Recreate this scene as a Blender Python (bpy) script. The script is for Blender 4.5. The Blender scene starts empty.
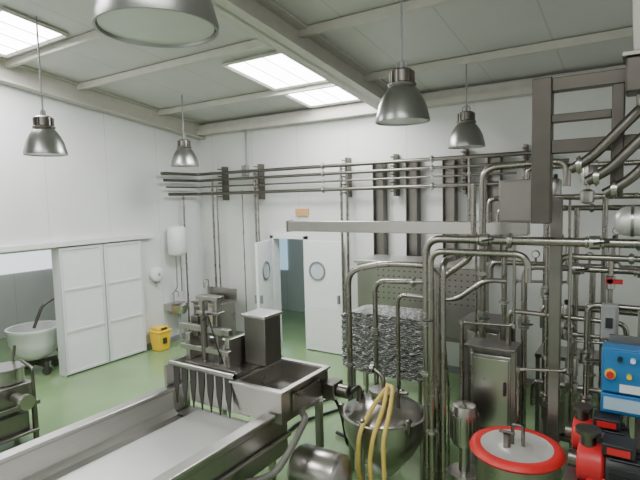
import bpy, bmesh, math, random
from mathutils import Matrix, Vector
random.seed(4)
V=Vector
# ---------------- materials ----------------
MATS={}
def mat(name,col,rough=.5,metal=0,var=.06,scale=6,bump=0,bscale=40,emit=None,stretch=None,trans=0):
    if name in MATS: return MATS[name]
    m=bpy.data.materials.new(name); m.use_nodes=True
    nt=m.node_tree; b=nt.nodes['Principled BSDF']
    tc=nt.nodes.new('ShaderNodeTexCoord'); mp=nt.nodes.new('ShaderNodeMapping')
    if stretch: mp.inputs['Scale'].default_value=stretch
    nt.links.new(tc.outputs['Object'],mp.inputs[0])
    n=nt.nodes.new('ShaderNodeTexNoise'); n.inputs['Scale'].default_value=scale; n.inputs['Detail'].default_value=3
    nt.links.new(mp.outputs[0],n.inputs['Vector'])
    r=nt.nodes.new('ShaderNodeValToRGB')
    r.color_ramp.elements[0].position=.3; r.color_ramp.elements[1].position=.7
    r.color_ramp.elements[0].color=[max(0,c*(1-var)) for c in col]+[1]
    r.color_ramp.elements[1].color=[min(1,c*(1+var)) for c in col]+[1]
    nt.links.new(n.outputs['Fac'],r.inputs[0]); nt.links.new(r.outputs[0],b.inputs['Base Color'])
    b.inputs['Metallic'].default_value=metal; b.inputs['Roughness'].default_value=rough
    if metal>0.5:
        mr=nt.nodes.new('ShaderNodeMapRange'); mr.inputs['To Min'].default_value=max(.05,rough-.02); mr.inputs['To Max'].default_value=rough+.05
        nt.links.new(n.outputs['Fac'],mr.inputs['Value']); nt.links.new(mr.outputs[0],b.inputs['Roughness'])
    if bump:
        n2=nt.nodes.new('ShaderNodeTexNoise'); n2.inputs['Scale'].default_value=bscale
        nt.links.new(mp.outputs[0],n2.inputs['Vector'])
        bp=nt.nodes.new('ShaderNodeBump'); bp.inputs['Strength'].default_value=bump; bp.inputs['Distance'].default_value=.01
        nt.links.new(n2.outputs['Fac'],bp.inputs['Height']); nt.links.new(bp.outputs[0],b.inputs['Normal'])
    if emit:
        b.inputs['Emission Color'].default_value=(*emit[:3],1); b.inputs['Emission Strength'].default_value=emit[3]
    if trans: b.inputs['Transmission Weight'].default_value=trans
    MATS[name]=m; return m
def panel_mat(name,col,axis,step,dark,rough=.45,width=.012):
    m=mat(name,col,rough,0,.03,1.5)
    nt=m.node_tree; b=nt.nodes['Principled BSDF']; ramp=[n for n in nt.nodes if n.type=='VALTORGB'][0]
    geo=nt.nodes.new('ShaderNodeNewGeometry'); sp=nt.nodes.new('ShaderNodeSeparateXYZ')
    nt.links.new(geo.outputs['Position'],sp.inputs[0])
    d=nt.nodes.new('ShaderNodeMath'); d.operation='DIVIDE'; d.inputs[1].default_value=step
    nt.links.new(sp.outputs[axis],d.inputs[0])
    f=nt.nodes.new('ShaderNodeMath'); f.operation='FRACT'; nt.links.new(d.outputs[0],f.inputs[0])
    l=nt.nodes.new('ShaderNodeMath'); l.operation='LESS_THAN'; l.inputs[1].default_value=width/step; nt.links.new(f.outputs[0],l.inputs[0])
    mx=nt.nodes.new('ShaderNodeMix'); mx.data_type='RGBA'
    nt.links.new(l.outputs[0],mx.inputs[0]); nt.links.new(ramp.outputs[0],mx.inputs[6]); mx.inputs[7].default_value=[c*dark for c in col]+[1]
    nt.links.new(mx.outputs[2],b.inputs['Base Color']); return m
STEEL=mat('stainless_steel',(.44,.425,.40),.27,1,.04,3)
PIPE=mat('pipe_steel',(.32,.30,.27),.26,1,.05,4)
DKST=mat('dull_steel',(.18,.168,.15),.34,1,.06,4)
BRUSH=mat('brushed_steel',(.60,.59,.57),.34,1,.04,4,stretch=(1,1,14))
PALE=mat('pale_satin_steel',(.78,.78,.76),.45,.7,.03,4)
TRAY=mat('tray_steel',(.23,.218,.20),.34,.9,.06,4)
FRAME=mat('frame_steel',(.10,.09,.078),.40,.6,.08,5)
TOOTH=mat('dark_blade_steel',(.07,.066,.06),.42,.7,.06,5)
WHITE=mat('white_paint',(.74,.75,.74),.4,0,.02)
DOORW=mat('door_white',(.76,.78,.79),.35,0,.02)
DOORF=mat('door_frame_white',(.66,.68,.69),.4,0,.02)
CREAM=mat('cream_painted_steel',(.53,.51,.46),.5,0,.05)
CEIL=panel_mat('roof_panel',(.55,.54,.53),0,1.0,.8,.5,.02)
WALLL=panel_mat('wall_panel_side',(.70,.71,.71),1,1.15,.78)
WALLB=panel_mat('wall_panel_back',(.68,.685,.67),0,1.15,.78)
BLACK=mat('black_rubber',(.018,.018,.02),.45,0,.1)
GREY=mat('grey_plastic',(.28,.29,.29),.5,0,.05)
RIMG=mat('porthole_grey',(.20,.21,.22),.5,0,.05)
YEL=mat('yellow_plastic',(.85,.55,.03),.45,0,.05)
YHOSE=mat('yellow_hose',(.64,.48,.12),.5,0,.1)
RED=mat('red_paint',(.55,.02,.025),.4,0,.08)
REDRUB=mat('red_rim',(.68,.025,.025),.42,0,.06)
BLUE=mat('blue_enclosure',(.02,.17,.42),.4,0,.05)
ORNG=mat('sign_orange',(.58,.33,.15),.5,0,.1)
GLASS=mat('door_glass',(.52,.60,.64),.08,0,.05)
FROST=mat('skylight_pane',(.9,.93,.95),.4,0,.02,emit=(.97,.98,1,14.0))
WINR=mat('annex_window_pane',(.8,.85,.9),.3,0,.02,emit=(.9,.96,1,1.4))
LAMPG=mat('lamp_glass',(.70,.72,.70),.25,0,.03)
LAMPS=mat('lamp_aluminium',(.31,.31,.30),.30,.95,.04)
HOSEG=mat('grey_hose',(.17,.16,.145),.45,0,.1)
WINB=mat('window_light',(.55,.75,.9),.3,0,.02,emit=(.50,.76,1,.8))
FL=mat('floor_green',(.205,.315,.150),.13,0,.12,.9,bump=.05,bscale=60)
PBLUE=mat('pale_blue',(.40,.55,.64),.4)
def ripple():
    m=mat('rippled_foil',(.42,.42,.40),.42,.8,.1,5); nt=m.node_tree;b=nt.nodes['Principled BSDF']
    tc=nt.nodes.new('ShaderNodeTexCoord'); w=nt.nodes.new('ShaderNodeTexWave'); w.bands_direction='Z'
    w.inputs['Scale'].default_value=12; w.inputs['Distortion'].default_value=9; w.inputs['Detail'].default_value=1.5; w.inputs['Detail Scale'].default_value=1.6
    nt.links.new(tc.outputs['Object'],w.inputs['Vector'])
    bp=nt.nodes.new('ShaderNodeBump'); bp.inputs['Strength'].default_value=.6; bp.inputs['Distance'].default_value=.02
    nt.links.new(w.outputs['Fac'],bp.inputs['Height']); nt.links.new(bp.outputs[0],b.inputs['Normal'])
    r=nt.nodes.new('ShaderNodeValToRGB'); r.color_ramp.elements[0].color=(.11,.11,.11,1); r.color_ramp.elements[1].color=(.46,.46,.45,1)
    nt.links.new(w.outputs['Fac'],r.inputs[0]); nt.links.new(r.outputs[0],b.inputs['Base Color']); return m
FOIL=ripple()
def perf():
    m=mat('perforated_steel',(.37,.355,.33),.28,1,.06,3); nt=m.node_tree;b=nt.nodes['Principled BSDF']
    ramp=[n for n in nt.nodes if n.type=='VALTORGB'][0]
    tc=nt.nodes.new('ShaderNodeTexCoord'); sp=nt.nodes.new('ShaderNodeSeparateXYZ'); nt.links.new(tc.outputs['Object'],sp.inputs[0])
    def M(op,a,bv=None):
        n=nt.nodes.new('ShaderNodeMath'); n.operation=op
        for i,x in enumerate([a,bv]):
            if x is None: continue
            if isinstance(x,(int,float)): n.inputs[i].default_value=x
            else: nt.links.new(x,n.inputs[i])
        return n.outputs[0]
    def cell(o,s): return M('ABSOLUTE',M('SUBTRACT',M('FRACT',M('DIVIDE',o,s)),.5))
    a=M('LESS_THAN',cell(sp.outputs[0],.085),.16); c=M('LESS_THAN',cell(sp.outputs[2],.085),.11)
    z=M('GREATER_THAN',sp.outputs[2],.45); xx=M('GREATER_THAN',sp.outputs[0],-.62)
    f=M('MULTIPLY',M('MULTIPLY',a,c),M('MULTIPLY',z,xx))
    mx=nt.nodes.new('ShaderNodeMix'); mx.data_type='RGBA'; nt.links.new(f,mx.inputs[0]); nt.links.new(ramp.outputs[0],mx.inputs[6]); mx.inputs[7].default_value=(.11,.11,.10,1)
    nt.links.new(mx.outputs[2],b.inputs['Base Color']); return m
PERF=perf()
# ---------------- mesh builder ----------------
def fillet(pts,r,closed=False):
    pts=[V(p) for p in pts]; out=[pts[0]]
    for i in range(1,len(pts)-1):
        a,b,c=pts[i-1],pts[i],pts[i+1]; d1=(a-b);d2=(c-b)
        t=min(r,d1.length*.48,d2.length*.48)
        if t<1e-4 or d1.angle(d2,0)>3.1: out.append(b); continue
        p,q=b+d1.normalized()*t,b+d2.normalized()*t
        for k in range(7):
            s=k/6; out.append(p*(1-s)**2+b*2*s*(1-s)+q*s*s)
    out.append(pts[-1]); return out
class B:
    def __init__(s): s.bm=bmesh.new()
    def box(s,x0,x1,y0,y1,z0,z1,M=None):
        vs=[s.bm.verts.new((x,y,z)) for x in(x0,x1) for y in(y0,y1) for z in(z0,z1)]
        if M: 
            for v in vs: v.co=M@v.co
        for f in((0,1,3,2),(4,6,7,5),(0,4,5,1),(2,3,7,6),(0,2,6,4),(1,5,7,3)): s.bm.faces.new([vs[i] for i in f])
        return s
    def tube(s,pts,r,fr=0,n=10,cap=True):
        p=fillet(pts,fr) if fr else [V(q) for q in pts]
        rs=r if isinstance(r,(list,tuple)) else [r]*len(p)
        t0=(p[1]-p[0]).normalized(); up=V((0,0,1)) if abs(t0.z)<.9 else V((0,1,0))
        nrm=t0.cross(up).normalized(); rings=[]
        for i in range(len(p)):
            if i==0:t=t0
            elif i==len(p)-1:t=(p[i]-p[i-1]).normalized()
            else:
                t=((p[i+1]-p[i]).normalized()+(p[i]-p[i-1]).normalized())
                t=t.normalized() if t.length>1e-6 else (p[i]-p[i-1]).normalized()
            nrm=(nrm-t*nrm.dot(t)); nrm=nrm.normalized() if nrm.length>1e-6 else t.orthogonal().normalized()
            bn=t.cross(nrm)
            rings.append([s.bm.verts.new(p[i]+(nrm*math.cos(2*math.pi*k/n)+bn*math.sin(2*math.pi*k/n))*rs[i]) for k in range(n)])
        for a,b in zip(rings,rings[1:]):
            for k in range(n): s.bm.faces.new((a[k],a[(k+1)%n],b[(k+1)%n],b[k]))
        if cap: s.bm.faces.new(rings[0][::-1]); s.bm.faces.new(rings[-1])
        return s
    def cyl(s,a,b,r,n=20,r2=None): return s.tube([a,b],[r,r if r2 is None else r2],0,n)
    def rev(s,c,prof,n=28,axis='Z',ring=False):
        c=V(c); rings=[]
        for r,h in prof:
            rg=[]
            for k in range(n):
                a=2*math.pi*k/n; x,y=r*math.cos(a),r*math.sin(a)
                if axis=='Z': q=V((x,y,h))
                elif axis=='X': q=V((h,x,y))
                else: q=V((x,h,y))
                rg.append(s.bm.verts.new(c+q))
            rings.append(rg)
        pairs=list(zip(rings,rings[1:]))
        if ring: pairs.append((rings[-1],rings[0]))
        for a,b in pairs:
            for k in range(n): s.bm.faces.new((a[k],a[(k+1)%n],b[(k+1)%n],b[k]))
        if not ring:
            s.bm.faces.new(rings[0][::-1]); s.bm.faces.new(rings[-1])
        return s
    def quad(s,*p): s.bm.faces.new([s.bm.verts.new(q) for q in p]); return s
    def done(s,name,m,parent=None,bevel=0,label=None,cat=None,group=None,kind=None,sharp=38):
        bmesh.ops.remove_doubles(s.bm,verts=s.bm.verts,dist=1e-5)
        bmesh.ops.recalc_face_normals(s.bm,faces=s.bm.faces)
        lo=V([min(v.co[i] for v in s.bm.verts) for i in range(3)]); hi=V([max(v.co[i] for v in s.bm.verts) for i in range(3)])
        o0=V(((lo.x+hi.x)/2,(lo.y+hi.y)/2,lo.z))
        bmesh.ops.translate(s.bm,verts=s.bm.verts,vec=-o0)
        me=bpy.data.meshes.new(name); s.bm.to_mesh(me); s.bm.free()
        for p in me.polygons:p.use_smooth=True
        me.set_sharp_from_angle(angle=math.radians(sharp))
        me.materials.append(m)
        o=bpy.data.objects.new(name,me); bpy.context.collection.objects.link(o)
        if parent: o.parent=parent; o.location=o0-WL[parent.name]
        else: o.location=o0
        WL[o.name]=o0
        if bevel:
            md=o.modifiers.new('bevel','BEVEL'); md.width=bevel; md.segments=2; md.limit_method='ANGLE'
        if label:o['label']=label
        if cat:o['category']=cat
        if group:o['group']=group
        if kind:o['kind']=kind
        return o
WL={}
def thing(name,loc,label,cat,group=None):
    e=bpy.data.objects.new(name,None); bpy.context.collection.objects.link(e); e.location=loc; e.empty_display_size=.1
    WL[e.name]=V(loc); e['label']=label; e['category']=cat
    if group:e['group']=group
    return e
def S(b,name,m): return b.done(name,m,kind='structure')

# ---------------- room ----------------
XL,YB,XR,YF=-8.45,8.1,2.4,-3.0
RZ=lambda y:4.7+.13*(8.1-y)
S(B().box(-12.2,XR,YF,10.9,-.1,0),'floor',FL)
w=B(); w.box(-12.2,-6.38,YB,YB+.12,0,4.7); w.box(-5.59,XR,YB,YB+.12,0,4.7); w.box(-6.38,-5.59,YB,YB+.12,2.22,4.7)
S(w,'wall_back',WALLB)
w=B()
def gable(b,x0,x1,y0,y1,z0):
    vs=[(x,y,z) for x in(x0,x1) for (y,z) in((y0,z0),(y1,z0),(y1,RZ(y1)),(y0,RZ(y0)))]
    v=[b.bm.verts.new(q) for q in vs]
    for f in((0,1,2,3),(7,6,5,4),(0,4,5,1),(1,5,6,2),(2,6,7,3),(3,7,4,0)): b.bm.faces.new([v[i] for i in f])
gable(w,XL-.12,XL,YF,2.6,0); gable(w,XL-.12,XL,4.72,YB,0); gable(w,XL-.12,XL,2.6,4.72,2.24)
S(w,'wall_left',WALLL)
w=B(); gable(w,XR,XR+.12,YF,YB,0); S(w,'wall_right',WALLL)
S(B().box(XL,XR,YF-.12,YF,0,RZ(YF)),'wall_front',WALLB)
b=B(); vs=[b.bm.verts.new(q) for q in((XL-.1,YB+.1,RZ(YB+.1)),(XR+.1,YB+.1,RZ(YB+.1)),(XR+.1,YF-.1,RZ(YF-.1)),(XL-.1,YF-.1,RZ(YF-.1)),(XL-.1,YB+.1,RZ(YB+.1)+.1),(XR+.1,YB+.1,RZ(YB+.1)+.1),(XR+.1,YF-.1,RZ(YF-.1)+.1),(XL-.1,YF-.1,RZ(YF-.1)+.1))]
for f in((0,1,2,3),(7,6,5,4),(0,4,5,1),(1,5,6,2),(2,6,7,3),(3,7,4,0)): b.bm.faces.new([vs[i] for i in f])
S(b,'ceiling',CEIL)
S(B().box(-12.3,-12.2,YF,10.9,0,3.2),'wall_annex_side',WALLL)
S(B().box(-12.2,-8.57,YF,YF+.1,0,3.2),'wall_annex_end',WALLB)
S(B().box(-12.2,-8.57,YF,YB,3.1,3.2),'ceiling_annex',WHITE)
S(B().box(-9.5,-2,10.7,10.8,0,3.2),'wall_corridor_back',WALLB)
S(B().box(-9.6,-9.5,8.2,10.8,0,3.2),'wall_corridor_side',WALLL)
S(B().box(-2.1,-2,8.2,10.8,0,3.2),'wall_corridor_end',WALLL)
S(B().box(-9.6,-2,8.22,10.8,3.1,3.2),'ceiling_corridor',WHITE)
b=B().box(-8.9,-8.0,10.66,10.7,1.1,2.1); S(b,'window_1',WINB)
b=B().box(-12.2,-12.15,4.0,7.5,1.45,2.3); S(b,'window_2',WINR)
b=B(); b.box(-6.44,-6.36,8.03,8.24,0,2.26); b.box(-5.61,-5.55,8.03,8.24,0,2.26); b.box(-6.44,-5.55,8.03,8.24,2.2,2.28); S(b,'trim_1',DOORW)
b=B(); b.box(-8.6,-8.41,4.69,4.72,0,2.3); b.box(-8.6,-8.40,2.55,2.63,0,2.3); S(b,'trim_2',DOORW)
b=B(); b.box(XL,XL+.015,4.72,YB,0,.12); S(b,'baseboard_left',GREY)
b=B(); b.box(XL,-6.44,YB-.015,YB,0,.12); b.box(-5.55,XR,YB-.015,YB,0,.12); S(b,'baseboard_back',GREY)
def ibeam(name,x,w=.24,h=.3):
    b=B()
    def sl(x0,x1,dz0,dz1):
        v=[b.bm.verts.new(q) for q in [(xx,yy,RZ(yy)+dz) for xx in(x0,x1) for yy,dz in((YF+.01,dz0),(YB-.01,dz0),(YB-.01,dz1),(YF+.01,dz1))]]
        for f in((0,1,2,3),(7,6,5,4),(0,4,5,1),(1,5,6,2),(2,6,7,3),(3,7,4,0)): b.bm.faces.new([v[i] for i in f])
    sl(x-w/2,x+w/2,-h,-h+.03); sl(x-w/2,x+w/2,-.04,-.005); sl(x-.025,x+.025,-h,-.005)
    S(b,name,CREAM)
ibeam('trim_3',-8.32,.2,.34); ibeam('trim_4',-3.62,.32,.32); ibeam('trim_5',1.6)
n=6
for y in (6.9,5.2,4.05,2.3,.6,-1.4):
    b=B(); z=RZ(y)-.01; b.box(XL+.01,XR-.01,y-.035,y+.035,z-.10,z); S(b,'trim_%d'%n,CREAM); n+=1
b=B(); b.box(XL+.01,XR-.01,7.9,8.09,4.44,4.54); b.box(XL+.01,XR-.01,7.97,8.09,4.54,4.66); S(b,'trim_%d'%n,CREAM)
def skylight(i,x0,x1,y0,y1):
    b=B(); b.quad((x0,y0,RZ(y0)-.02),(x1,y0,RZ(y0)-.02),(x1,y1,RZ(y1)-.02),(x0,y1,RZ(y1)-.02)); S(b,'window_%d'%i,FROST)
    b=B()
    for (a,c) in(((x0,y0),(x1,y0)),((x1,y0),(x1,y1)),((x1,y1),(x0,y1)),((x0,y1),(x0,y0))):
        b.tube([(a[0],a[1],RZ(a[1])-.03),(c[0],c[1],RZ(c[1])-.03)],.03,0,4)
    for k in (1,2,3): 
        xx=x0+(x1-x0)*k/4; b.tube([(xx,y0,RZ(y0)-.03),(xx,y1,RZ(y1)-.03)],.008,0,4)
    S(b,'trim_%d'%(20+i),CREAM)
skylight(3,-5.25,-3.85,5.6,6.82); skylight(4,-5.25,-3.85,6.98,7.88); skylight(5,-8.0,-6.4,3.12,3.9)
skylight(6,-5.2,-4.1,-1.0,.5); skylight(7,-1.6,.2,-1.0,.5)

# ---------------- doors ----------------
d=thing('sliding_door',(-8.36,5.5,0),'large white sliding door with framed panels on a wall rail','door')
for ya in(4.69,5.53):
    b=B(); b.box(-8.40,-8.37,ya,ya+.82,.03,2.25); b.done('door_panel',DOORW,d)
    b=B()
    for y in(ya,ya+.77): b.box(-8.375,-8.352,y,y+.05,.03,2.25)
    for z in(.03,.76,1.49,2.205): b.box(-8.375,-8.353,ya,ya+.82,z,z+.045)
    b.done('door_frame',DOORF,d,.003)
b=B(); b.box(-8.45,-8.33,2.4,6.65,2.28,2.37); b.done('door_rail',WHITE,d,.004,label='white overhead sliding rail')
def leaf(name,hx,ang,w,label,ox,pc):
    r=thing(name,(hx,8.02,0),label,'door')
    M=Matrix.Translation((hx,8.02,0))@Matrix.Rotation(ang,4,'Z')
    def fin(b,nm,m,bev=0):
        for v in b.bm.verts: v.co=M@v.co
        b.done(nm,m,r,bev)
    b=B(); b.box(0,w,-.03,.02,.02,2.18); fin(b,'door_leaf',DOORW,.004)
    c=V((w*pc,-.03,1.6))
    b=B()
    b.rev(c,[(.185,.0),(.185,-.022),(.155,-.022),(.155,0)],28,'Y',ring=True); b.rev(c,[(.155,.05),(.155,.072),(.185,.072),(.185,.05)],28,'Y',ring=True); fin(b,'porthole_frame',RIMG)
    b=B(); b.rev(c,[(.158,-.008),(.158,.058)],28,'Y'); fin(b,'porthole_glass',GLASS)
    b=B(); b.box(.06,w-.06,-.036,-.03,.12,.9); b.box(.06,w-.06,.02,.026,.12,.9); fin(b,'kick_panel',WHITE)
    b=B(); b.box(ox,ox+.03,-.09,-.03,1.0,1.16); b.box(ox,ox+.03,.02,.07,1.0,1.16); fin(b,'handle',RIMG)
leaf('swing_door',-5.56,0,.86,'white swing door leaf with round porthole standing open against wall',.76,.34)
leaf('swing_door',-6.40,math.radians(-73),.78,'white swing door leaf with round porthole opened into the room',.7,.5)
b=B(); b.box(-5.8,-5.5,8.06,8.1,2.66,2.80); b.done('wall_sign',ORNG,label='small orange-brown rectangular sign above the doorway',cat='sign')

# ---------------- pendant lamps ----------------
def lamp(c,zt,label):
    x,y,z=c
    r=thing('pendant_lamp',(x,y,z),label,'lamp','industrial high bay pendant lamps')
    b=B(); R_=.243
    b.rev((x,y,z),[(R_-.004,0),(R_+.006,0),(R_+.006,.025),(R_-.005,.07),(R_*.9,.15),(R_*.74,.235),(R_*.58,.29),(R_*.47,.32),(R_*.44,.31),(R_*.7,.22),(R_*.86,.13),(R_-.02,.05)],36,ring=True); b.done('lamp_shade',LAMPS,r,sharp=60)
    b=B(); b.rev((x,y,z),[(R_-.012,.012),(R_-.012,.02)],32); b.done('lamp_glass',LAMPG,r)
    b=B(); b.rev((x,y,z),[(.115,.31),(.13,.33),(.13,.345),(.10,.36),(.10,.46),(.085,.475),(.03,.48)],24)
    for k in range(12):
        a=k*math.pi/6; b.box(.095,.118,-.005,.005,.35,.455,Matrix.Translation((x,y,z))@Matrix.Rotation(a,4,'Z'))
    b.done('ballast_housing',DKST,r)
    b=B(); b.tube([(x,y,z+.47),(x,y,z+.56)],.018,0,8)
    b.tube([(x-.05,y,z+.47),(x-.05,y,z+.53),(x,y,z+.57),(x+.05,y,z+.53),(x+.05,y,z+.47)],.008,0,6); b.done('hook',GREY,r)
    b=B(); b.tube([(x,y,z+.55),(x,y,zt)],.011,0,8); b.done('suspension_rod',GREY,r)
for c,l in (((-1.71,1.44,3.71),'large grey aluminium bell lamp with pale diffuser'),
            ((-6.29,3.45,3.62),'aluminium bell pendant lamp hanging near the side wall'),
            ((-7.05,6.4,3.64),'small aluminium bell pendant lamp near the wall corner'),
            ((-1.9,4.38,3.68),'aluminium bell pendant lamp above the pipework'),
            ((-2.06,6.9,3.64),'aluminium bell pendant lamp hung close to back wall')):
    lamp(c,RZ(c[1])-.01 if abs(c[1]-6.9)>.1 else RZ(c[1])-.11,l)

# ---------------- pipes ----------------
def pipe(pts,r,label,fr=None,m=PIPE,flanges=(),name='steel_pipe',grp='stainless process pipes'):
    b=B(); b.tube(pts,r,fr if fr is not None else r*2.6,10)
    o=b.done(name,m,label=label,cat='pipe',group=grp)
    for p,ax in flanges:
        b=B(); p=V(p); a={'X':V((1,0,0)),'Y':V((0,1,0)),'Z':V((0,0,1))}[ax]
        b.cyl(p-a*.018,p+a*.018,r*1.55,14); b.cyl(p-a*.005,p+a*.005,r*1.9,14)
        b.done('pipe_clamp',STEEL,o)
    return o
for z,rr in((3.58,.034),(3.44,.030),(3.30,.018),(3.15,.034)):
    x1=-.9 if z>3.4 else -1.6
    yy=7.86
    pipe([(-8.25,6.85+ (3.58-z)*.4,z),(-8.25,yy,z),(x1,yy,z)],rr,'long stainless pipe running along the back wall',.12,m=DKST,flanges=[((-5,yy,z),'X'),((-2.9,yy,z),'X')],name='wall_pipe',grp='pipes along the back wall')
for i,x in enumerate((-7.6,-6.6,-4.55,-3.6,-2.4,-1.5)):
    b=B(); b.box(x-.02,x+.02,7.93,8.1,3.0,3.72)
    for z in(3.08,3.23,3.37,3.51,3.66): b.box(x-.015,x+.015,7.80,8.1,z-.012,z+.012)
    b.done('pipe_bracket',DKST,label='steel pipe support bracket fixed to back wall',cat='bracket',group='wall pipe brackets')
for x,z0,z1,r in((-8.25,0,3.15,.02),(-7.85,.9,3.44,.022),(-7.72,.9,3.3,.016),(-7.0,0,3.2,.012),(-6.65,.0,3.58,.022),(-6.58,.0,3.44,.016),(-4.62,.0,3.58,.024),(-4.5,0,3.44,.024),(-2.3,0,3.58,.03),(-2.05,0,3.44,.025),(-1.2,0,3.58,.025)):
    y=7.86 if x>-8.2 else 7.4
    pipe([(x,y,z0),(x,y,z1)],r,'vertical stainless pipe dropping down the wall',0,name='drop_pipe',grp='vertical wall pipes',flanges=[((x,y,z1-.25),'Z')])
for x,z0 in((-3.92,1.6),(-3.30,1.6),(-2.66,1.6),(-1.95,1.9)):
    b=B(); b.box(x-.10,x+.10,8.0,8.1,z0,3.62); b.box(x-.10,x-.085,7.93,8.0,z0,3.62); b.box(x+.085,x+.10,7.93,8.0,z0,3.62)
    b.done('cable_duct',TRAY,bevel=.003,label='vertical stainless cable duct on the back wall',cat='cable duct',group='vertical cable ducts')
b=B(); b.tube([(-6.95,7.98,4.44),(-6.95,7.98,3.72),(-7.05,8.0,3.70)],.02,.03,8)
b.done('conduit',GREY,label='short grey conduit descending from the eaves',cat='conduit')
b=B(); b.box(-7.12,-6.98,8.0,8.1,3.5,3.72); b.done('junction_box',GREY,bevel=.01,label='grey junction box high on the back wall',cat='junction box')
b=B(); b.box(-4.07,-1.0,5.46,5.60,2.56,2.70); b.box(-4.09,-4.07,5.45,5.61,2.55,2.71)
b.done('overhead_channel',STEEL,bevel=.006,label='long horizontal rectangular stainless channel above the machinery',cat='channel')

pipe([(-1.61,4.2,0),(-1.61,4.2,2.62),(.6,4.2,2.62)],.034,'thick stainless pipe rising from floor and turning horizontal',.14,flanges=[((-1.61,4.2,1.4),'Z'),((-.9,4.2,2.62),'X')])
pipe([(-1.54,4.12,0),(-1.54,4.12,2.52),(-.75,4.12,2.52),(-.75,4.12,2.30)],.028,'thick stainless pipe beside riser, bending over',.12,flanges=[((-1.54,4.12,.9),'Z')])
pipe([(-1.47,4.22,0),(-1.47,4.22,2.42),(-1.47,5.2,2.42)],.03,'thick stainless riser pipe bending towards the back',.12)
pipe([(-2.64,4.6,.0),(-2.64,4.6,2.22),(-2.2,4.6,2.32),(-1.66,4.6,2.32),(-1.66,4.6,.0)],.032,'arched stainless pipe over the vat',.16,flanges=[((-2.64,4.6,1.2),'Z')])
pipe([(-2.45,4.85,0),(-2.45,4.85,2.08),(-1.75,4.85,2.12),(-1.38,4.85,2.40),(-1.38,4.85,3.1)],.028,'arched stainless pipe slanting up to header',.12,flanges=[((-2.0,4.85,2.1),'X')])
pipe([(-2.25,5.0,0),(-2.25,5.0,1.92),(-1.6,5.0,1.92),(-1.30,5.0,2.15),(-1.1,5.0,2.15)],.024,'slim arched stainless pipe',.1)
pipe([(-1.36,5.1,0),(-1.36,5.1,3.26),(-.6,5.1,3.28),(-.6,5.1,3.05)],.034,'tall stainless riser with swan-neck bend at top',.16,flanges=[((-1.36,5.1,2.2),'Z'),((-1.36,5.1,1.3),'Z')])
pipe([(-1.17,5.2,.0),(-1.17,5.2,2.52),(-.2,5.2,2.52)],.028,'stainless riser bending into horizontal run',.12,flanges=[((-1.17,5.2,1.9),'Z')])
pipe([(-.95,5.05,.0),(-.95,5.05,2.3),(.5,5.05,2.3)],.028,'stainless riser bending into horizontal run',.12,flanges=[((-.5,5.05,2.3),'X')])
pipe([(-1.05,4.85,1.54),(-1.05,4.85,1.9),(-.1,4.85,1.88),(-.1,4.85,.0)],.022,'slim stainless loop pipe',.08)
pipe([(-.38,4.7,.0),(-.38,4.7,2.05),(.3,4.7,2.05)],.024,'slim stainless riser pipe',.08)
pipe([(-.72,4.85,.0),(-.72,4.85,2.9)],.022,'slim vertical stainless pipe',0,flanges=[((-.72,4.85,1.5),'Z')])
pipe([(-1.48,5.3,.0),(-1.48,5.3,2.6)],.014,'thin vertical stainless pipe',0)
pipe([(-.3,5.3,.0),(-.3,5.3,2.95)],.024,'slim vertical stainless pipe',0)
for (x0,x1,y,z,r) in((-1.35,1.2,5.3,2.95,.026),(-1.3,1.2,5.5,2.84,.026),(-1.6,1.0,6.2,2.42,.034),(-1.5,1.0,6.0,2.2,.03),(-.8,.6,5.4,1.6,.022),(-.9,1.0,5.8,1.78,.03),(-.6,.9,4.7,2.45,.026),(-1.2,.9,6.5,3.3,.03),(-.9,.8,5.25,1.12,.024)):
    pipe([(x0,y,z-.25),(x0,y,z),(x1,y,z)],r,'horizontal stainless pipe run across the manifold',.09,flanges=[((x0+(x1-x0)*.35,y,z),'X'),((x0+(x1-x0)*.6,y,z),'X')])
for (x,y,z,r) in((-.55,5.45,2.84,.026),(-.45,6.1,2.2,.03),(.05,5.1,2.3,.024),(-.22,4.75,2.45,.02),(-.85,5.75,2.4,.022)):
    pipe([(x,y,0),(x,y,z)],r,'vertical stainless pipe standing in the manifold',0,flanges=[((x,y,z*.45),'Z'),((x,y,z*.8),'Z')])
for pts in ([(-1.42,4.6,0),(-1.42,4.6,1.8),(-.95,4.6,1.82),(-.95,4.6,2.62)],
            [(-.9,4.55,0),(-.9,4.55,1.45),(-.5,4.55,1.5),(-.5,4.55,2.62)],
            [(-.5,4.8,0),(-.5,4.8,1.7),(.1,4.8,1.72),(.1,4.8,2.4)],
            [(-1.1,5.35,0),(-1.1,5.35,2.1),(-.6,5.35,2.12),(-.6,5.35,2.95)],
            [(-1.75,5.06,1.92),(-1.75,5.06,1.55),(-1.75,5.2,.9),(-1.75,5.2,0)]):
    pipe(pts,.013,'thin stainless service line winding between the valves',.05,name='service_line',grp='thin service lines',flanges=[(pts[1],'Z'),(pts[2],'Z')])
def sqframe():
    r=thing('support_frame',(-.66,4.2,2.7),'dark square-section stainless support frame hung above the pipework','frame')
    b=B(); b.box(-.74,-.60,4.15,4.27,2.76,3.86); b.done('post',FRAME,r,.008)
    for z in(3.80,3.34):
        b=B(); b.box(-.60,.7,4.16,4.26,z-.05,z+.05); b.done('beam',FRAME,r,.006)
    b=B(); b.box(-.60,-.21,4.16,4.24,3.52,3.58); b.done('beam',FRAME,r,.006)
    b=B(); b.box(-.21,-.13,4.15,4.25,2.95,3.75); b.done('post',FRAME,r,.008)
    b=B(); b.box(.3,.36,4.17,4.23,3.85,RZ(4.2)); b.done('hanger',FRAME,r,.004)
sqframe()
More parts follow.
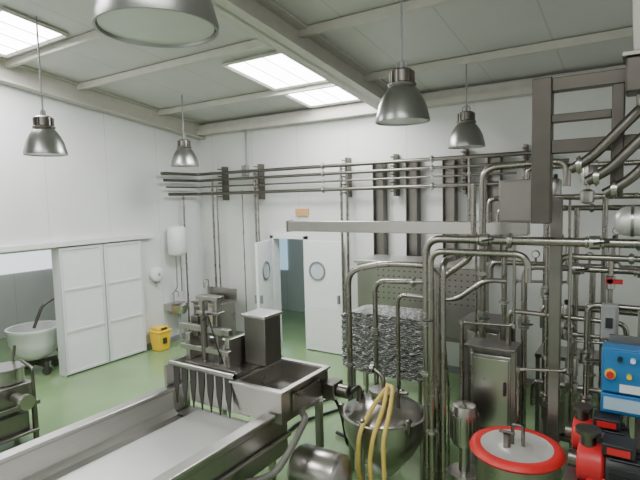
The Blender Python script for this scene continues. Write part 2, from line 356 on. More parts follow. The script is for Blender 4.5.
b=B(); b.box(-.67,-.58,4.62,4.71,0,2.95); b.box(-.72,-.53,4.57,4.76,0,.02); b.done('square_post',TRAY,bevel=.006,label='square stainless floor post between the pipes',cat='post')
for k,(dx,dz) in enumerate(((0,0),(.11,-.09),(.22,-.18))):
    pipe([(-.46+dx,4.07,3.16+dz),(-.32+dx,4.07,3.24+dz),(-.08+dx,4.07,3.50+dz),(.5+dx,4.07,4.10+dz)],.036,'thick stainless pipe sloping upward beside the frame',.14,m=DKST,flanges=[((-.40+dx,4.07,3.19+dz),'X')],name='sloping_pipe',grp='sloping steel pipes')
r=thing('fan_box',(.02,3.9,3.60),'dark steel box hung under a cream duct','box')
b=B(); b.box(-.12,.22,3.78,4.0,3.62,3.84); b.done('body',FRAME,r,.012)
b=B(); b.box(-.14,.24,3.76,4.02,3.84,3.87); b.done('top_flange',TRAY,r,.004)
b=B(); b.cyl((0,3.89,3.62),(0,3.89,3.54),.06,16); b.done('outlet',DKST,r)
b=B(); 
v=[b.bm.verts.new(q) for q in((-.08,3.80,3.87),(.2,3.80,3.87),(.2,3.98,3.87),(-.08,3.98,3.87),(-.14,3.7,RZ(3.7)),(.3,3.7,RZ(3.7)),(.3,3.98,RZ(3.98)),(-.14,3.98,RZ(3.98)))]
for fc in((3,2,1,0),(4,5,6,7),(0,1,5,4),(1,2,6,5),(2,3,7,6),(3,0,4,7)): b.bm.faces.new([v[i] for i in fc])
b.done('duct',CREAM,r,.008,label='cream painted sheet-metal duct')
r=thing('header_vessel',(.06,4.36,2.66),'pale rounded stainless canister resting on the header pipe','vessel')
b=B(); b.rev((-.14,4.38,2.77),[(.02,-.05),(.07,-.035),(.10,0),(.11,.03),(.11,.50),(.09,.54),(.02,.57)],28,'X'); b.done('body',PALE,r,sharp=60)
b=B(); b.rev((-.14,4.38,2.77),[(.111,.06),(.119,.06),(.119,.08),(.111,.08)],28,'X',ring=True); b.done('band',STEEL,r)
b=B(); b.cyl((.03,4.38,2.87),(.03,4.38,2.94),.03,14); b.cyl((.03,4.38,2.94),(.03,4.38,2.96),.05,14); b.done('nozzle',STEEL,r)
def cabinet(name,x0,x1,y0,y1,z0,z1,m,label,cat,handle=True):
    r=thing(name,((x0+x1)/2,(y0+y1)/2,z0),label,cat)
    b=B(); b.box(x0,x1,y0,y1,z0,z1); b.done('body',m,r,.008)
    b=B(); b.box(x0+.015,x1-.015,y0-.014,y0,z0+.015,z1-.015); b.done('door',m,r,.004)
    if handle:
        b=B(); b.cyl((x1-.04,y0-.035,(z0+z1)/2),(x1-.04,y0-.012,(z0+z1)/2),.014,12); b.done('knob',BLACK,r)
    return r
cabinet('instrument_box',-1.10,-.76,4.66,4.82,2.74,3.12,TRAY,'plain grey stainless instrument box mounted high among the pipes','box')
r=cabinet('switch_box',-.27,-.15,4.50,4.60,1.82,2.10,GREY,'grey plastic switch box on a pipe post','switch box',False)
b=B(); b.box(-.235,-.185,4.47,4.49,1.92,2.0); b.done('rocker',BLACK,r)
r=thing('ball_valve',(-.22,4.7,2.2),'small valve with bright red handle on a thin pipe','valve')
b=B(); b.rev((-.22,4.75,2.24),[(.02,-.06),(.035,-.05),(.035,.05),(.02,.06)],16); b.done('body',STEEL,r)
b=B(); b.box(-.25,-.13,4.68,4.70,2.24,2.28); b.cyl((-.22,4.68,2.26),(-.22,4.72,2.26),.025,12); b.done('handle',RED,r,.004)
r=cabinet('control_box',-.24,.12,4.2,4.36,1.50,1.84,BLUE,'bright blue electrical control box with knobs','control box',False)
b=B(); b.cyl((-.18,4.16,1.65),(-.18,4.19,1.65),.036,20); b.done('button_collar',YEL,r)
b=B(); b.cyl((-.18,4.13,1.65),(-.18,4.165,1.65),.024,20); b.done('stop_button',RED,r)
for x,z,m in((-.12,1.77,BLACK),(-.04,1.77,WHITE),(.04,1.77,BLACK),(-.06,1.65,YEL)):
    b=B(); b.cyl((x,4.15,z),(x,4.19,z),.017,14); b.done('knob',m,r)
b=B(); b.box(-.12,.10,4.18,4.187,1.52,1.58); b.done('label_plate',WHITE,r)
r=cabinet('motor_drive',-.24,.12,4.2,4.36,1.34,1.49,BLUE,'blue and pale drive unit under the control box','drive unit',False)
b=B(); b.box(-.22,.10,4.17,4.185,1.38,1.47); b.done('cover',PBLUE,r)
b=B(); b.box(-.02,.06,4.38,4.46,0,2.1); b.box(-.08,.12,4.38,4.5,0,.02); b.done('square_post',TRAY,bevel=.005,label='square stainless post carrying the control box',cat='post')
b=B(); b.box(-.2,.3,4.36,4.38,1.3,1.9); b.done('mounting_plate',TRAY,label='stainless mounting plate behind the control box',cat='plate')

r=thing('perforated_cabinet',(-2.8,7.1,0),'large stainless cabinet with perforated front panel on legs','cabinet')
b=B(); b.box(-3.74,-1.90,6.8,7.5,1.0,1.98); b.done('body',PERF,r,.01)
b=B(); b.box(-3.78,-1.86,6.76,7.54,1.98,2.03); b.done('top',BRUSH,r,.006)
b=B(); b.box(-3.76,-1.88,6.78,7.52,.93,1.0); b.done('bottom_rail',TRAY,r,.006)
for x in(-3.7,-1.97):
    for y in(6.85,7.42):
        b=B(); b.box(x,x+.07,y,y+.07,0,.93); b.done('leg',STEEL,r)
r=thing('wrapped_heat_exchanger',(-2.66,5.7,0),'rippled metal clad rectangular exchanger on steel legs','heat exchanger')
b=B(); bm=b.bm
N,Mz=60,40
x0,x1,z0,z1=-3.22,-2.06,.80,1.56
def shp(i,k,side):
    u,v=i/N,k/Mz; x=x0+(x1-x0)*u; z=z0+(z1-z0)*v
    y=5.42+.008*math.sin(x*55+5*math.sin(z*9))+.012*math.sin(z*75+2.2*math.sin(x*19)+1.3*math.sin(x*41)) if side==0 else 5.95
    z+= -.05*(2*abs(u-.5))**6*(1 if v>.5 else -1)*abs(v-.5)*2
    return (x,y,z)
g=[[bm.verts.new(shp(i,k,0)) for k in range(Mz+1)] for i in range(N+1)]
h=[[bm.verts.new(shp(i,k,1)) for k in range(Mz+1)] for i in range(N+1)]
for i in range(N):
    for k in range(Mz):
        bm.faces.new((g[i][k],g[i+1][k],g[i+1][k+1],g[i][k+1])); bm.faces.new((h[i][k],h[i][k+1],h[i+1][k+1],h[i+1][k]))
for k in range(Mz):
    for i in(0,N): bm.faces.new((g[i][k],g[i][k+1],h[i][k+1],h[i][k]))
for i in range(N):
    for k in(0,Mz): bm.faces.new((g[i][k],g[i+1][k],h[i+1][k],h[i][k]))
b.done('body',FOIL,r)
for x in(-3.1,-2.2):
    for y in(5.5,5.85):
        b=B(); b.cyl((x,y,0),(x,y,.84),.025,12); b.done('leg',STEEL,r)

def vat(cx,cy,label,dz=-.07):
    r=thing('round_vat',(cx,cy,0),label,'vat')
    o=(cx,cy,dz)
    b=B(); b.rev(o,[(.05,.30),(.10,.32),(.30,.56),(.385,.72),(.40,.80),(.40,.92),(.42,.925),(.42,.95),(.39,.95)],36); b.done('body',STEEL,r,sharp=50)
    b=B(); b.rev(o,[(.39,.95),(.38,.965),(.30,1.03),(.20,1.08),(.12,1.10),(.12,1.15),(.14,1.15),(.14,1.17),(.02,1.18)],36); b.done('lid',STEEL,r)
    for k in range(3):
        a=k*2.09+.4; x,y=cx+.37*math.cos(a),cy+.37*math.sin(a)
        b=B(); b.tube([(x,y,.8+dz),(x,y,0)],.022,0,10); b.cyl((x,y,0),(x,y,.02),.04); b.done('leg',STEEL,r)
    for k in range(6):
        a=k*1.047+.5; x,y=cx+.42*math.cos(a),cy+.42*math.sin(a)
        b=B(); b.cyl((x,y,.9+dz),(x,y,1.0+dz),.018,10); b.rev((x,y,1.0+dz),[(.005,-.01),(.028,0),(.028,.02),(.005,.03)],12); b.done('clamp_knob',DKST,r)
    b=B(); b.tube([(cx,cy,1.17+dz),(cx,cy,1.3+dz),(cx-.1,cy,1.36+dz)],.022,.06); b.rev((cx-.12,cy,1.36+dz),[(.04,-.02),(.04,.02)],16,'X'); b.done('inlet_pipe',PIPE,r)
    b=B(); b.tube([(cx+.2,cy-.1,1.0+dz),(cx+.2,cy-.1,1.2+dz),(cx+.3,cy-.1,1.22+dz)],.018,.04); b.done('lid_fitting',DKST,r)
    b=B(); b.tube([(cx-.22,cy-.1,1.0+dz),(cx-.22,cy-.1,1.18+dz)],.03); b.done('lid_fitting',DKST,r)
    return r
VC=(-2.12,4.35)
vat(*VC,'round stainless vat with conical base and bolted lid on legs')
b=B(); x,y=VC[0]+.05,VC[1]
b.tube([(x-.10,y-.3,.12),(x-.08,y-.50,.5),(x-.06,y-.50,.86),(x-.02,y-.28,1.05),(x+.04,y-.06,1.18),(x+.11,y-.12,1.18),(x+.16,y-.3,1.04),(x+.18,y-.50,.84),(x+.2,y-.52,.45),(x+.1,y-.5,.05)],.021,.1,10)
b.tube([(x+.02,y-.05,1.18),(x+.09,y-.28,1.06),(x+.08,y-.50,.85),(x+.05,y-.52,.6),(x+.1,y-.55,.3)],.021,.1,10)
b.done('hose',YHOSE,label='yellow rubber hose looped over the vat lid',cat='hose')

r=thing('electric_motor',(-2.42,3.62,0),'large horizontal cylindrical stainless motor on a stand','motor')
b=B(); b.rev((-2.56,3.50,.60),[(.02,-.04),(.12,-.03),(.18,0),(.20,.04),(.20,.42),(.17,.46),(.09,.48),(.06,.52)],36,'X'); b.done('body',STEEL,r,sharp=55)
b=B(); b.box(-2.53,-2.23,3.38,3.62,.36,.42); b.box(-2.45,-2.31,3.44,3.56,0,.37); b.done('stand',DKST,r,.005)
r=thing('pump_motor',(-1.34,4.42,0),'vertical finned grey pump motor on stand','motor')
b=B(); b.rev((-1.34,4.42,.72),[(.02,0),(.11,0),(.12,.04),(.12,.30),(.10,.36),(.03,.38)],28); b.done('body',STEEL,r)
b=B()
for k in range(20): b.box(.115,.135,-.004,.004,.77,1.00,Matrix.Translation((-1.34,4.42,0))@Matrix.Rotation(k*math.pi/10,4,'Z'))
b.done('cooling_fins',STEEL,r)
b=B(); b.cyl((-1.34,4.42,.45),(-1.34,4.42,.72),.05); b.rev((-1.34,4.42,.45),[(.05,-.12),(.15,-.1),(.16,-.05),(.15,0),(.05,.01)],24); b.done('pump_head',STEEL,r)
b=B(); b.box(-1.44,-1.24,4.32,4.52,0,.35); b.done('plinth',DKST,r,.01)
r=thing('control_cabinet',(-1.18,4.85,0),'upright framed stainless unit between motor and kettle','cabinet')
for x in(-1.40,-.97):
    for y in(4.70,4.96):
        b=B(); b.box(x-.02,x+.02,y-.02,y+.02,0,1.56); b.done('post',TRAY,r)
b=B(); b.box(-1.37,-1.0,4.74,4.94,.75,1.48); b.done('body',STEEL,r,.01)
b=B(); b.box(-1.35,-1.02,4.725,4.74,.78,1.45); b.done('door',STEEL,r,.006)
b=B(); b.box(-1.42,-.95,4.68,4.98,1.54,1.57); b.done('top',TRAY,r,.006)
b=B(); b.box(-1.42,-.95,4.68,4.98,.35,.38); b.done('shelf',TRAY,r,.006)
b=B(); b.rev((-1.19,4.83,.38),[(.02,0),(.10,.01),(.11,.04),(.11,.22),(.09,.26),(.03,.28)],20); b.done('filter_canister',STEEL,r)
b=B(); b.box(-1.06,-1.04,4.69,4.725,1.12,1.24); b.done('handle',BLACK,r)
r=thing('framed_cabinet',(-1.5,5.67,0),'open stainless frame with box panels among pipes','cabinet')
for x in(-1.68,-1.24):
    for y in(5.45,5.9):
        b=B(); b.box(x-.02,x+.02,y-.02,y+.02,0,1.6); b.done('post',TRAY,r)
for z in(.55,1.05,1.58):
    b=B(); b.box(-1.70,-1.22,5.43,5.92,z-.02,z+.02); b.done('shelf',TRAY,r)
b=B(); b.box(-1.64,-1.3,5.5,5.85,1.08,1.48); b.done('panel_box',STEEL,r,.01)
b=B(); b.box(-1.62,-1.35,5.5,5.85,.58,.95); b.done('panel_box',TRAY,r,.01)
r=thing('pump_skid',(-.6,5.9,0),'low stainless skid frame with cylindrical strainers','skid')
for x in(-.95,-.1):
    for y in(5.85,6.25):
        b=B(); b.box(x-.02,x+.02,y-.02,y+.02,0,1.2); b.done('post',TRAY,r)
for z in(.3,1.2):
    b=B(); b.box(-.98,-.07,5.83,6.27,z-.02,z+.02); b.done('shelf',TRAY,r)
for x in(-.72,-.25):
    b=B(); b.rev((x,5.99,.32),[(.02,0),(.10,.02),(.11,.08),(.11,.6),(.12,.61),(.12,.64),(.1,.7),(.03,.72)],24); b.done('strainer',STEEL,r)

RC=(-.82,4.1)
r=thing('red_rimmed_vat',(RC[0],RC[1],0),'round stainless kettle with thick red rim around steel lid','kettle')
cx,cy=RC
b=B(); b.rev((cx,cy,0),[(.05,.50),(.25,.52),(.32,.60),(.33,.9),(.33,.925),(.30,.925)],36); b.done('body',STEEL,r)
b=B(); b.rev((cx,cy,0),[(.275,.93),(.345,.915),(.366,.94),(.35,.968),(.31,.982),(.275,.97)],40,ring=True); b.done('rim',REDRUB,r,sharp=60)
b=B(); b.rev((cx,cy,0),[(.280,.935),(.277,.972),(.25,.964),(.15,.956),(.12,.960),(.10,.972),(.03,.976)],36); b.done('lid',PALE,r,sharp=60)
b=B(); b.tube([(cx-.03,cy,.96),(cx-.03,cy,1.14),(cx+.05,cy,1.14),(cx+.05,cy,.96)],.014,.03); b.done('handle',DKST,r)
b=B(); b.cyl((cx-.06,cy-.06,.95),(cx-.06,cy-.06,1.08),.03); b.cyl((cx-.12,cy-.06,1.09),(cx,cy-.06,1.09),.012,10); b.done('valve',DKST,r)
for k in range(3):
    a=k*2.09+.5; b=B(); b.cyl((cx+.27*math.cos(a),cy+.27*math.sin(a),0),(cx+.27*math.cos(a),cy+.27*math.sin(a),.6),.022,10); b.done('leg',STEEL,r)
r=thing('steel_table',(-.15,4.0,0),'low stainless stand carrying the pumps','stand')
b=B(); b.box(-.43,.35,3.42,4.36,.98,1.02); b.done('top',TRAY,r,.004)
for x in(-.41,.3):
    for y in(3.46,4.30): b=B(); b.box(x,x+.04,y,y+.04,0,.98); b.done('leg',TRAY,r)
def pump(x,y,z,label,s=1):
    r=thing('circulation_pump',(x,y,z),label,'pump','red circulation pumps')
    zc=z+.10*s
    b=B(); b.rev((x-.13*s,y,zc),[(.04*s,-.01),(.085*s,0),(.09*s,.02),(.09*s,.10*s),(.06*s,.12*s)],24,'X'); b.box(x-.09*s,x+.12*s,y-.08*s,y+.08*s,z+.02,z+.07*s); b.done('body',RED,r,.006)
    b=B(); b.rev((x-.02*s,y,zc),[(.07*s,0),(.085*s,.01),(.085*s,.14*s),(.07*s,.16*s),(.03*s,.165*s)],24,'X')
    for k in range(16): b.box(0,.12*s,-.004,.004,.083*s,.098*s,Matrix.Translation((x+.0*s,y,zc))@Matrix.Rotation(k*math.pi/8,4,'X'))
    b.done('motor_head',BLACK,r)
    b=B(); b.box(x-.03*s,x+.10*s,y-.07*s,y+.05*s,zc+.08*s,zc+.135*s); b.done('terminal_box',BLACK,r,.008)
    b=B(); b.box(x-.01*s,x+.08*s,y-.075*s,y-.07*s,zc+.09*s,zc+.12*s); b.done('nameplate',RED,r)
    b=B(); b.cyl((x-.09*s,y,zc+.06*s),(x-.09*s,y,zc+.15*s),.035*s,18); b.cyl((x-.09*s,y,zc+.14*s),(x-.09*s,y,zc+.16*s),.055*s,18); b.done('flange',DKST,r)
    b=B(); b.cyl((x-.17*s,y,zc),(x-.13*s,y,zc),.04*s,18); b.done('inlet',DKST,r)
    b=B(); b.box(x-.13*s,x+.13*s,y-.09*s,y+.09*s,z,z+.022); b.done('base',BLACK,r)
pump(-.24,4.17,1.02,'red pump with black motor head on steel stand',1.35)
pump(-.15,3.72,1.02,'red and black pump at the front of the stand',1.45)

def gauge(x,y,z):
    r=thing('pressure_gauge',(x,y,z-.06),'small round pressure gauge with white dial','gauge','round pressure gauges')
    b=B(); b.rev((x,y,z),[(.03,-.02),(.036,-.02),(.036,.015),(.02,.02)],20,'Y'); b.cyl((x,y,z-.09),(x,y,z-.03),.01,8); b.done('case',DKST,r)
    b=B(); b.rev((x,y,z),[(.029,-.024),(.029,-.018)],20,'Y'); b.done('dial',WHITE,r)
for p in((-.85,5.05,2.42),(-.4,5.05,2.42),(-.2,5.2,2.64)): gauge(*p)
def valve(x,y,z,ax,label='stainless butterfly valve with lever handle'):
    r=thing('butterfly_valve',(x,y,z),label,'valve','butterfly valves on the pipework')
    A={'X':V((1,0,0)),'Z':V((0,0,1)),'Y':V((0,1,0))}[ax]; p=V((x,y,z))
    b=B(); b.cyl(p-A*.035,p+A*.035,.052,18); b.cyl(p-A*.06,p-A*.045,.045,18); b.cyl(p+A*.045,p+A*.06,.045,18); b.done('body',STEEL,r)
    b=B(); b.tube([p+V((0,-.04,0)),p+V((0,-.10,0)),p+V((.10,-.12,.02))],.009,.02,8); b.done('lever',BLACK,r)
for q in((-1.61,4.2,1.9,'Z'),(-1.36,5.1,1.75,'Z'),(-.3,4.2,2.62,'X'),(-1.1,4.2,2.62,'X'),(-.5,5.05,2.3,'X'),(0,5.05,2.3,'X'),(-.95,5.05,1.75,'Z'),(-.72,4.85,2.1,'Z'),(-.72,4.85,1.1,'Z'),(-.38,4.7,1.2,'Z'),(-2.45,4.85,1.5,'Z'),(-.38,4.7,1.6,'Z')): valve(*q)
def pvalve(x,y,z):
    r=thing('pneumatic_valve',(x,y,z),'upright pneumatic seat valve with cylindrical actuator','valve','pneumatic valves on the manifold')
    b=B(); b.rev((x,y,z),[(.02,-.07),(.06,-.05),(.065,0),(.06,.05),(.03,.07)],20); b.cyl((x-.1,y,z),(x+.1,y,z),.03,14); b.done('body',STEEL,r)
    b=B(); b.rev((x,y,z),[(.02,.07),(.02,.11),(.055,.12),(.058,.26),(.045,.29),(.015,.3)],20); b.done('actuator',STEEL,r)
    b=B(); b.rev((x,y,z),[(.018,.3),(.022,.31),(.02,.335),(.01,.34)],12); b.done('cap',BLACK,r)
for q in((-.45,5.3,2.95),(-.75,5.5,2.84),(-.25,6.0,2.2),(-.75,6.0,2.2),(-.75,5.2,2.52),(-.62,5.4,1.6),(-.55,5.25,1.12),(-.15,5.25,1.12)): pvalve(*q)

# ---------------- cheese vat trough ----------------
r=thing('cheese_vat',(-3.38,2.2,0),'long open rectangular stainless cheese vat on legs','vat')
X0,X1,Y0,Y1=-4.06,-2.72,.2,3.56; ZT,ZI=1.08,.84
b=B()
t=.05
b.box(X0,X0+t,Y0,Y1,.66,ZT); b.box(X1-t,X1,Y0,Y1,.66,ZT-.07); b.box(X1-t,X1,Y0,3.33,ZT-.07,ZT); b.box(X0+t,X1-t,Y0,Y0+t,.66,ZT)
b.box(X0+t,X1-t,Y0+t,Y1,.66,ZI-.03)
b.done('body',STEEL,r,.006)
b=B(); 
sec=[(X0+t+.001,ZT-.02),(X0+t+.02,ZI+.05),(X0+t+.07,ZI),(X1-t-.07,ZI),(X1-t-.02,ZI+.05),(X1-t-.001,ZT-.02)]
ra=[b.bm.verts.new((x,Y0+t,z)) for x,z in sec]; rb=[b.bm.verts.new((x,3.33,z)) for x,z in sec]
for i in range(5): b.bm.faces.new((ra[i],ra[i+1],rb[i+1],rb[i]))
b.box(X0+t+.02,X1-t-.02,3.3,Y1,ZI-.02,ZI)
b.done('inner_lining',BRUSH,r)
b=B(); b.box(X0-.05,X0+t+.02,Y0-.03,Y1,ZT,ZT+.03); b.box(X1-t-.02,X1+.05,Y0-.03,3.33,ZT,ZT+.03); b.done('rim',BRUSH,r,.008)
b=B(); b.box(-3.82,-3.0,1.0,3.5,ZI,ZI+.012); b.done('floor_sheet',PALE,r,.004)
b=B(); b.tube([(X1+.02,Y0,.84),(X1+.02,Y1,.84)],.02,0,10); b.done('side_rail',STEEL,r)
for x in(X0+.08,X1-.08):
    for y in(.5,1.8,3.1):
        b=B(); b.box(x-.03,x+.03,y-.03,y+.03,.02,.66); b.cyl((x,y,0),(x,y,.03),.045,14); b.done('leg',STEEL,r,.004)
r=thing('curd_discharge_unit',(-3.4,3.8,0),'stainless discharge machine with pointed comb teeth at vat end','machine')
ZH=1.31
b=B(); b.box(-4.06,-3.22,3.60,4.12,.86,ZH); b.done('housing',PALE,r,.008)
b=B(); b.box(-4.09,-3.20,3.50,4.14,ZH,ZH+.03); b.box(-4.09,-4.06,3.30,3.6,1.11,ZH+.03); b.done('deck_plate',STEEL,r,.005)
XA,XB,YA,YC,ZB=-3.20,-2.62,3.35,4.12,1.30
b=B(); tt=.025
b.box(XA,XB,YA,YA+tt,1.02,ZB); b.box(XA,XB,YC-tt,YC,1.02,ZB); b.box(XA,XA+tt,YA+tt,YC-tt,1.02,ZB); b.box(XB-tt,XB,YA+tt,YC-tt,1.02,ZB); b.box(XA+tt,XB-tt,YA+tt,YC-tt,1.10,1.13)
b.done('open_box',STEEL,r,.004)
b=B(); b.box(XA-.02,XB+.02,YA-.02,YA+.035,ZB,ZB+.02); b.box(XA-.02,XB+.02,YC-.035,YC+.02,ZB,ZB+.02); b.box(XA-.02,XA+.035,YA+.035,YC-.035,ZB,ZB+.02); b.box(XB-.035,XB+.02,YA+.035,YC-.035,ZB,ZB+.02); b.done('box_rim',BRUSH,r,.004)
b=B(); b.box(XB,XB+.025,3.5,3.95,1.08,1.25); b.done('side_hatch',TRAY,r,.006)
for y in (3.55,3.9):
    b=B(); b.cyl((XB+.02,y,1.25),(XB+.05,y,1.25),.022,12); b.done('hinge',DKST,r)
b=B(); b.box(XB+.01,XB+.15,3.98,4.16,1.04,1.2); b.cyl((XB+.15,4.07,1.12),(XB+.27,4.07,1.12),.065,20); b.done('gear_motor',DKST,r,.01)
for k in range(7):
    x=-3.97+k*.118
    b=B(); M=Matrix.Translation((x,3.36,ZH+.02))@Matrix.Rotation(math.radians(-16),4,'X')@Matrix.Rotation(math.radians(-14),4,'Y')
    q0=((-.042,0,.02),(.042,0,.02),(.042,0,-.12),(.01,0,-.36),(-.03,0,-.18))
    v=[b.bm.verts.new(M@V(q)) for q in q0]+[b.bm.verts.new(M@V((q[0],.014,q[2]))) for q in q0]
    b.bm.faces.new(v[:5]); b.bm.faces.new(v[5:][::-1])
    for i in range(5): j=(i+1)%5; b.bm.faces.new((v[i],v[i+5],v[j+5],v[j]))
    b.done('comb_tooth',TOOTH,r)
b=B(); b.cyl((-4.07,3.37,ZH+.04),(-3.18,3.37,ZH+.04),.028,12); b.box(-4.07,-4.03,3.35,3.6,ZH+.02,ZH+.06); b.box(-3.22,-3.18,3.35,3.6,ZH+.02,ZH+.06); b.done('comb_shaft',STEEL,r)
for x in(-4.0,-3.3,-2.68):
    b=B(); b.box(x-.03,x+.03,4.0,4.06,0,1.02 if x>-3 else .86); b.done('leg',STEEL,r)
z=ZH+.03
r=thing('lifting_press',(-3.7,3.65,z),'upright pneumatic lifting frame with twin columns and crossbars','press')
for x in(-3.78,-3.60):
    b=B(); b.box(x-.03,x+.03,3.56,3.63,z,2.0); b.done('column',STEEL,r,.004)
b=B(); b.box(-3.84,-3.54,3.54,3.65,2.0,2.04); b.box(-4.05,-3.36,3.50,3.56,1.68,1.74); b.box(-4.03,-3.36,3.48,3.54,1.48,1.53); b.box(-3.84,-3.54,3.54,3.65,1.85,1.88); b.done('crossbar',STEEL,r,.004)
b=B(); b.cyl((-3.69,3.50,1.40),(-3.69,3.50,1.86),.035,16); b.cyl((-3.69,3.50,1.86),(-3.69,3.50,2.0),.014,10); b.done('air_cylinder',DKST,r)
b=B(); b.cyl((-4.05,3.78,1.52),(-3.46,3.78,1.52),.03,14); b.cyl((-4.04,3.9,1.44),(-3.46,3.9,1.44),.02,12); b.done('drive_shaft',STEEL,r)
for x in(-4.01,-3.45): 
    b=B(); b.box(x-.03,x+.03,3.56,3.96,z,1.62); b.done('bearing_block',STEEL,r,.006)
b=B(); b.box(-3.99,-3.89,3.6,3.7,1.58,1.80); b.cyl((-3.94,3.65,1.80),(-3.94,3.65,1.9),.03); b.done('solenoid',DKST,r,.006)
b=B(); b.tube([(-3.69,3.48,1.8),(-3.55,3.42,1.9),(-3.47,3.44,1.6),(-3.45,3.50,1.4)],.008,.06,8); b.done('air_line',BLACK,r)
r=thing('steel_hopper',(-3.26,3.88,z),'upright rectangular stainless box behind the comb machine','box')
b=B(); b.box(-3.39,-3.12,3.76,4.02,z,1.82); b.done('body',TRAY,r,.008)
b=B(); b.box(-3.41,-3.10,3.74,4.04,1.82,1.85); b.done('lid',BRUSH,r,.006)
def hose(pts,rad,m,label):
    b=B(); b.tube(pts,rad,.15,10); b.done('hose',m,label=label,cat='hose')
hose([(-2.34,4.07,1.12),(-2.30,4.16,1.16),(-2.62,4.95,.6),(-2.8,5.1,.04),(-3.2,5.2,.04)],.022,BLACK,'black rubber hose trailing from the discharge unit')
hose([(-3.15,4.16,1.2),(-3.0,4.6,1.0),(-2.95,4.9,.5),(-2.9,4.95,.04),(-2.7,4.95,.04)],.018,BLACK,'black cable hose running to the floor')
hose([(-3.7,4.5,.03),(-3.8,5.2,.03),(-3.5,5.9,.03),(-3.0,6.3,.03)],.022,BLACK,'black hose lying on the green floor')
hose([(-4.4,4.3,.03),(-4.2,5.0,.03),(-4.0,5.6,.03),(-3.7,6.5,.03)],.018,BLACK,'thin black hose lying on the green floor')
hose([(-2.59,3.6,1.06),(-2.48,3.52,1.05),(-2.45,3.25,.9),(-2.5,3.1,.75),(-2.60,3.0,.70),(-2.66,2.9,.72)],.03,HOSEG,'thick grey hose looping beside the vat')
# ---------------- left side ----------------
r=thing('mixing_bowl',(-9.14,4.58,0),'white enamelled round mixing bowl on wheeled stand','bowl')
cx,cy=-9.14,4.58
b=B(); b.rev((cx,cy,0),[(.05,.24),(.20,.27),(.34,.38),(.41,.56),(.43,.76),(.45,.78),(.45,.83),(.41,.83),(.39,.74),(.36,.52),(.2,.33),(.05,.30)],36); b.done('bowl',WHITE,r,sharp=60)
b=B(); b.tube([(cx+.1,cy+.35,.3),(cx+.15,cy+.44,1.35),(cx+.05,cy+.15,1.2),(cx,cy,.8)],.028,.1); b.tube([(cx+.15,cy+.40,1.3),(cx+.25,cy+.42,1.5)],.022); b.done('mixing_arm',DKST,r)
b=B(); b.box(cx-.36,cx+.36,cy-.04,cy+.04,.14,.24); b.box(cx-.04,cx+.04,cy-.36,cy+.36,.14,.22); b.done('stand',DKST,r,.005)
for dx,dy in((.34,0),(-.34,0),(0,.34),(0,-.34)):
    b=B(); b.rev((cx+dx,cy+dy,.075),[(.02,-.025),(.075,-.02),(.075,.02),(.02,.025)],18,'X'); b.box(cx+dx-.035,cx+dx+.035,cy+dy-.01,cy+dy+.01,.07,.17); b.done('castor',DKST,r)
r=thing('filling_machine',(-6.6,3.0,0),'low stainless filling machine with cylinder and handwheel','machine')
b=B(); b.box(-6.95,-6.35,2.6,3.2,.5,.56); b.box(-6.9,-6.4,2.65,3.15,.56,.80); b.done('body',TRAY,r,.01)
b=B(); b.rev((-6.65,2.95,.8),[(.18,0),(.2,.01),(.2,.16),(.22,.17),(.22,.20),(.18,.2)],28); b.done('vessel',STEEL,r)
b=B(); b.cyl((-6.35,2.9,.68),(-6.1,2.9,.68),.06,16); b.cyl((-6.12,2.9,.68),(-6.05,2.9,.68),.09,18); b.done('outlet',STEEL,r)
b=B(); b.tube([(-6.3,3.1,.5),(-6.3,3.1,1.0),(-6.55,3.1,1.05)],.02,.05); b.tube([(-6.8,3.1,.9),(-6.8,3.15,1.2)],.018); b.done('lever',DKST,r)
for x in(-6.92,-6.4):
    for y in(2.64,3.14):
        b=B(); b.box(x-.025,x+.025,y-.025,y+.025,.0,.5); b.done('leg',DKST,r)
b=B(); b.box(-6.93,-6.37,2.62,3.18,.15,.19); b.box(-6.85,-6.45,2.7,3.1,.19,.42); b.done('lower_shelf',TRAY,r,.01)
r=thing('water_heater',(-8.25,7.15,1.88),'white cylindrical water heater mounted on the wall','water heater')
b=B(); b.rev((-8.23,7.15,1.88),[(.05,-.02),(.15,0),(.19,.04),(.19,.56),(.15,.6),(.05,.62)],28); b.done('tank',WHITE,r,sharp=60)
b=B(); b.tube([(-8.2,7.08,1.88),(-8.2,7.08,1.2),(-8.3,7.0,1.05)],.012,.04,8); b.tube([(-8.2,7.2,1.88),(-8.2,7.2,1.1)],.012,0,8); b.done('water_pipes',STEEL,r)
r=thing('wash_basin',(-8.2,7.1,.6),'stainless wall wash basin with tap','sink')
b=B(); b.rev((-8.2,7.1,.62),[(.04,0),(.14,.04),(.2,.16),(.22,.22),(.20,.22),(.17,.15),(.1,.06),(.03,.04)],28); b.box(-8.44,-8.2,6.9,7.3,.72,.86); b.done('basin',STEEL,r)
b=B(); b.tube([(-8.35,7.1,.86),(-8.35,7.1,1.1),(-8.2,7.1,1.12),(-8.2,7.1,1.0)],.012,.05,8); b.done('tap',STEEL,r)
b=B(); b.cyl((-8.2,7.1,.0),(-8.2,7.1,.62),.025,10); b.done('drain_pipe',GREY,r)
r=thing('paper_dispenser',(-8.38,6.72,1.38),'round white paper towel dispenser on the wall','dispenser')
b=B(); b.rev((-8.44,6.72,1.52),[(.15,0),(.15,.09),(.11,.12),(.03,.125)],28,'X'); b.done('cover',WHITE,r)
b=B(); b.rev((-8.31,6.72,1.52),[(.03,-.01),(.03,.004)],16,'X'); b.box(-8.42,-8.34,6.68,6.76,1.34,1.40); b.done('slot',GREY,r)
r=thing('yellow_bin',(-8.15,6.55,0),'bright yellow plastic waste bin with swing lid','bin')
b=B(); 
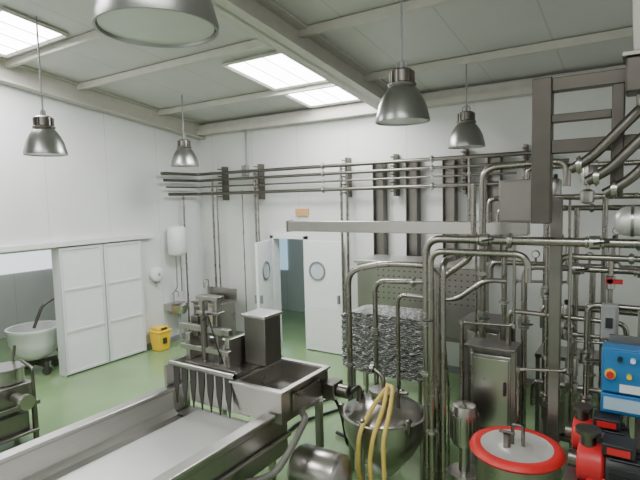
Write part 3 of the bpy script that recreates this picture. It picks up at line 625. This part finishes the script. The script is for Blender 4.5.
v=[b.bm.verts.new(q) for q in((-8.32,6.45,0),(-8.08,6.45,0),(-8.08,6.70,0),(-8.32,6.70,0),(-8.35,6.42,.38),(-8.05,6.42,.38),(-8.05,6.73,.38),(-8.35,6.73,.38))]
for f in((3,2,1,0),(4,5,6,7),(0,1,5,4),(1,2,6,5),(2,3,7,6),(3,0,4,7)): b.bm.faces.new([v[i] for i in f])
b.done('body',YEL,r,.02)
b=B(); b.box(-8.37,-8.03,6.40,6.75,.38,.42); b.box(-8.32,-8.08,6.45,6.7,.42,.49); b.done('lid',YEL,r,.02)
b=B(); b.box(-8.08,-8.074,6.50,6.65,.425,.475); b.box(-8.065,-8.05,6.52,6.62,.15,.27); b.done('flap',DKST,r)
r=thing('steel_sink_unit',(-7.7,7.5,0),'stainless sink cabinet with splashback beside the wash basin','sink unit')
b=B(); b.box(-8.0,-7.15,7.25,7.75,.86,.90); b.box(-8.0,-7.15,7.73,7.76,.9,1.14); b.done('worktop',STEEL,r,.006)
b=B(); b.box(-7.97,-7.18,7.28,7.72,.30,.86); b.done('body',STEEL,r,.006)
for x in(-7.95,-7.56):
    b=B(); b.box(x,x+.36,7.262,7.28,.33,.82); b.done('door',BRUSH,r,.004)
b=B(); b.box(-7.85,-7.45,7.32,7.6,.90,.99); b.done('tray',DKST,r,.01)
b=B(); b.tube([(-7.9,7.68,.9),(-7.9,7.68,1.3),(-7.85,7.50,1.32),(-7.85,7.50,1.15)],.014,.05,8); b.done('tap',STEEL,r)
for x in(-7.95,-7.2):
    for y in(7.30,7.70): b=B(); b.box(x-.02,x+.02,y-.02,y+.02,0,.30); b.done('leg',STEEL,r)

# ---------------- camera & light ----------------
f=500.0
yaw=math.radians(33.0); pitch=math.radians(4.8); roll=math.atan(0.025)
R=Matrix.Rotation(yaw,3,'Z')@Matrix.Rotation(math.radians(90)-pitch,3,'X')@Matrix.Rotation(-roll,3,'Z')
cam=bpy.data.cameras.new('camera'); cam.sensor_width=36; cam.lens=f/640*36; cam.clip_start=.05
o=bpy.data.objects.new('camera',cam); bpy.context.collection.objects.link(o)
o.matrix_world=Matrix.Translation((0,0,3.0))@R.to_4x4(); bpy.context.scene.camera=o
def area(loc,rot,sx,sy,e,col=(1,1,1)):
    l=bpy.data.lights.new('area','AREA'); l.shape='RECTANGLE'; l.size=sx; l.size_y=sy; l.energy=e; l.color=col
    a=bpy.data.objects.new('area_light',l); bpy.context.collection.objects.link(a); a.location=loc; a.rotation_euler=rot
area((-4.55,6.2,4.78),(math.radians(0),0,0),1.1,1.0,115,(1,.99,.98))
area((-7.2,3.4,5.1),(0,0,0),1.3,.7,110,(1,.99,.98))
area((-4.5,.2,5.2),(math.radians(12),0,0),2.5,1.6,105,(1,.985,.97))
area((0,.2,5.2),(math.radians(15),0,0),2.5,1.6,62,(1,.985,.97))
area((-5,-2.7,2.6),(math.radians(92),0,0),5,2.6,30,(1,.985,.97))  # unseen front fill behind the camera, added to brighten the room
area((2.2,4,2.8),(math.radians(90),0,math.radians(90)),5,2,14)  # added side fill at the right wall, no fixture there
area((-10.4,4.5,3.0),(0,0,0),2.5,3,34)
area((-6,9.5,3.0),(0,0,0),2.5,1.5,22,(.8,.95,1))
wd=bpy.data.worlds.new('world'); bpy.context.scene.world=wd; wd.use_nodes=True
nt=wd.node_tree; bg=nt.nodes['Background']; sk=nt.nodes.new('ShaderNodeTexSky'); sk.sky_type='HOSEK_WILKIE'; nt.links.new(sk.outputs[0],bg.inputs[0]); bg.inputs[1].default_value=.6
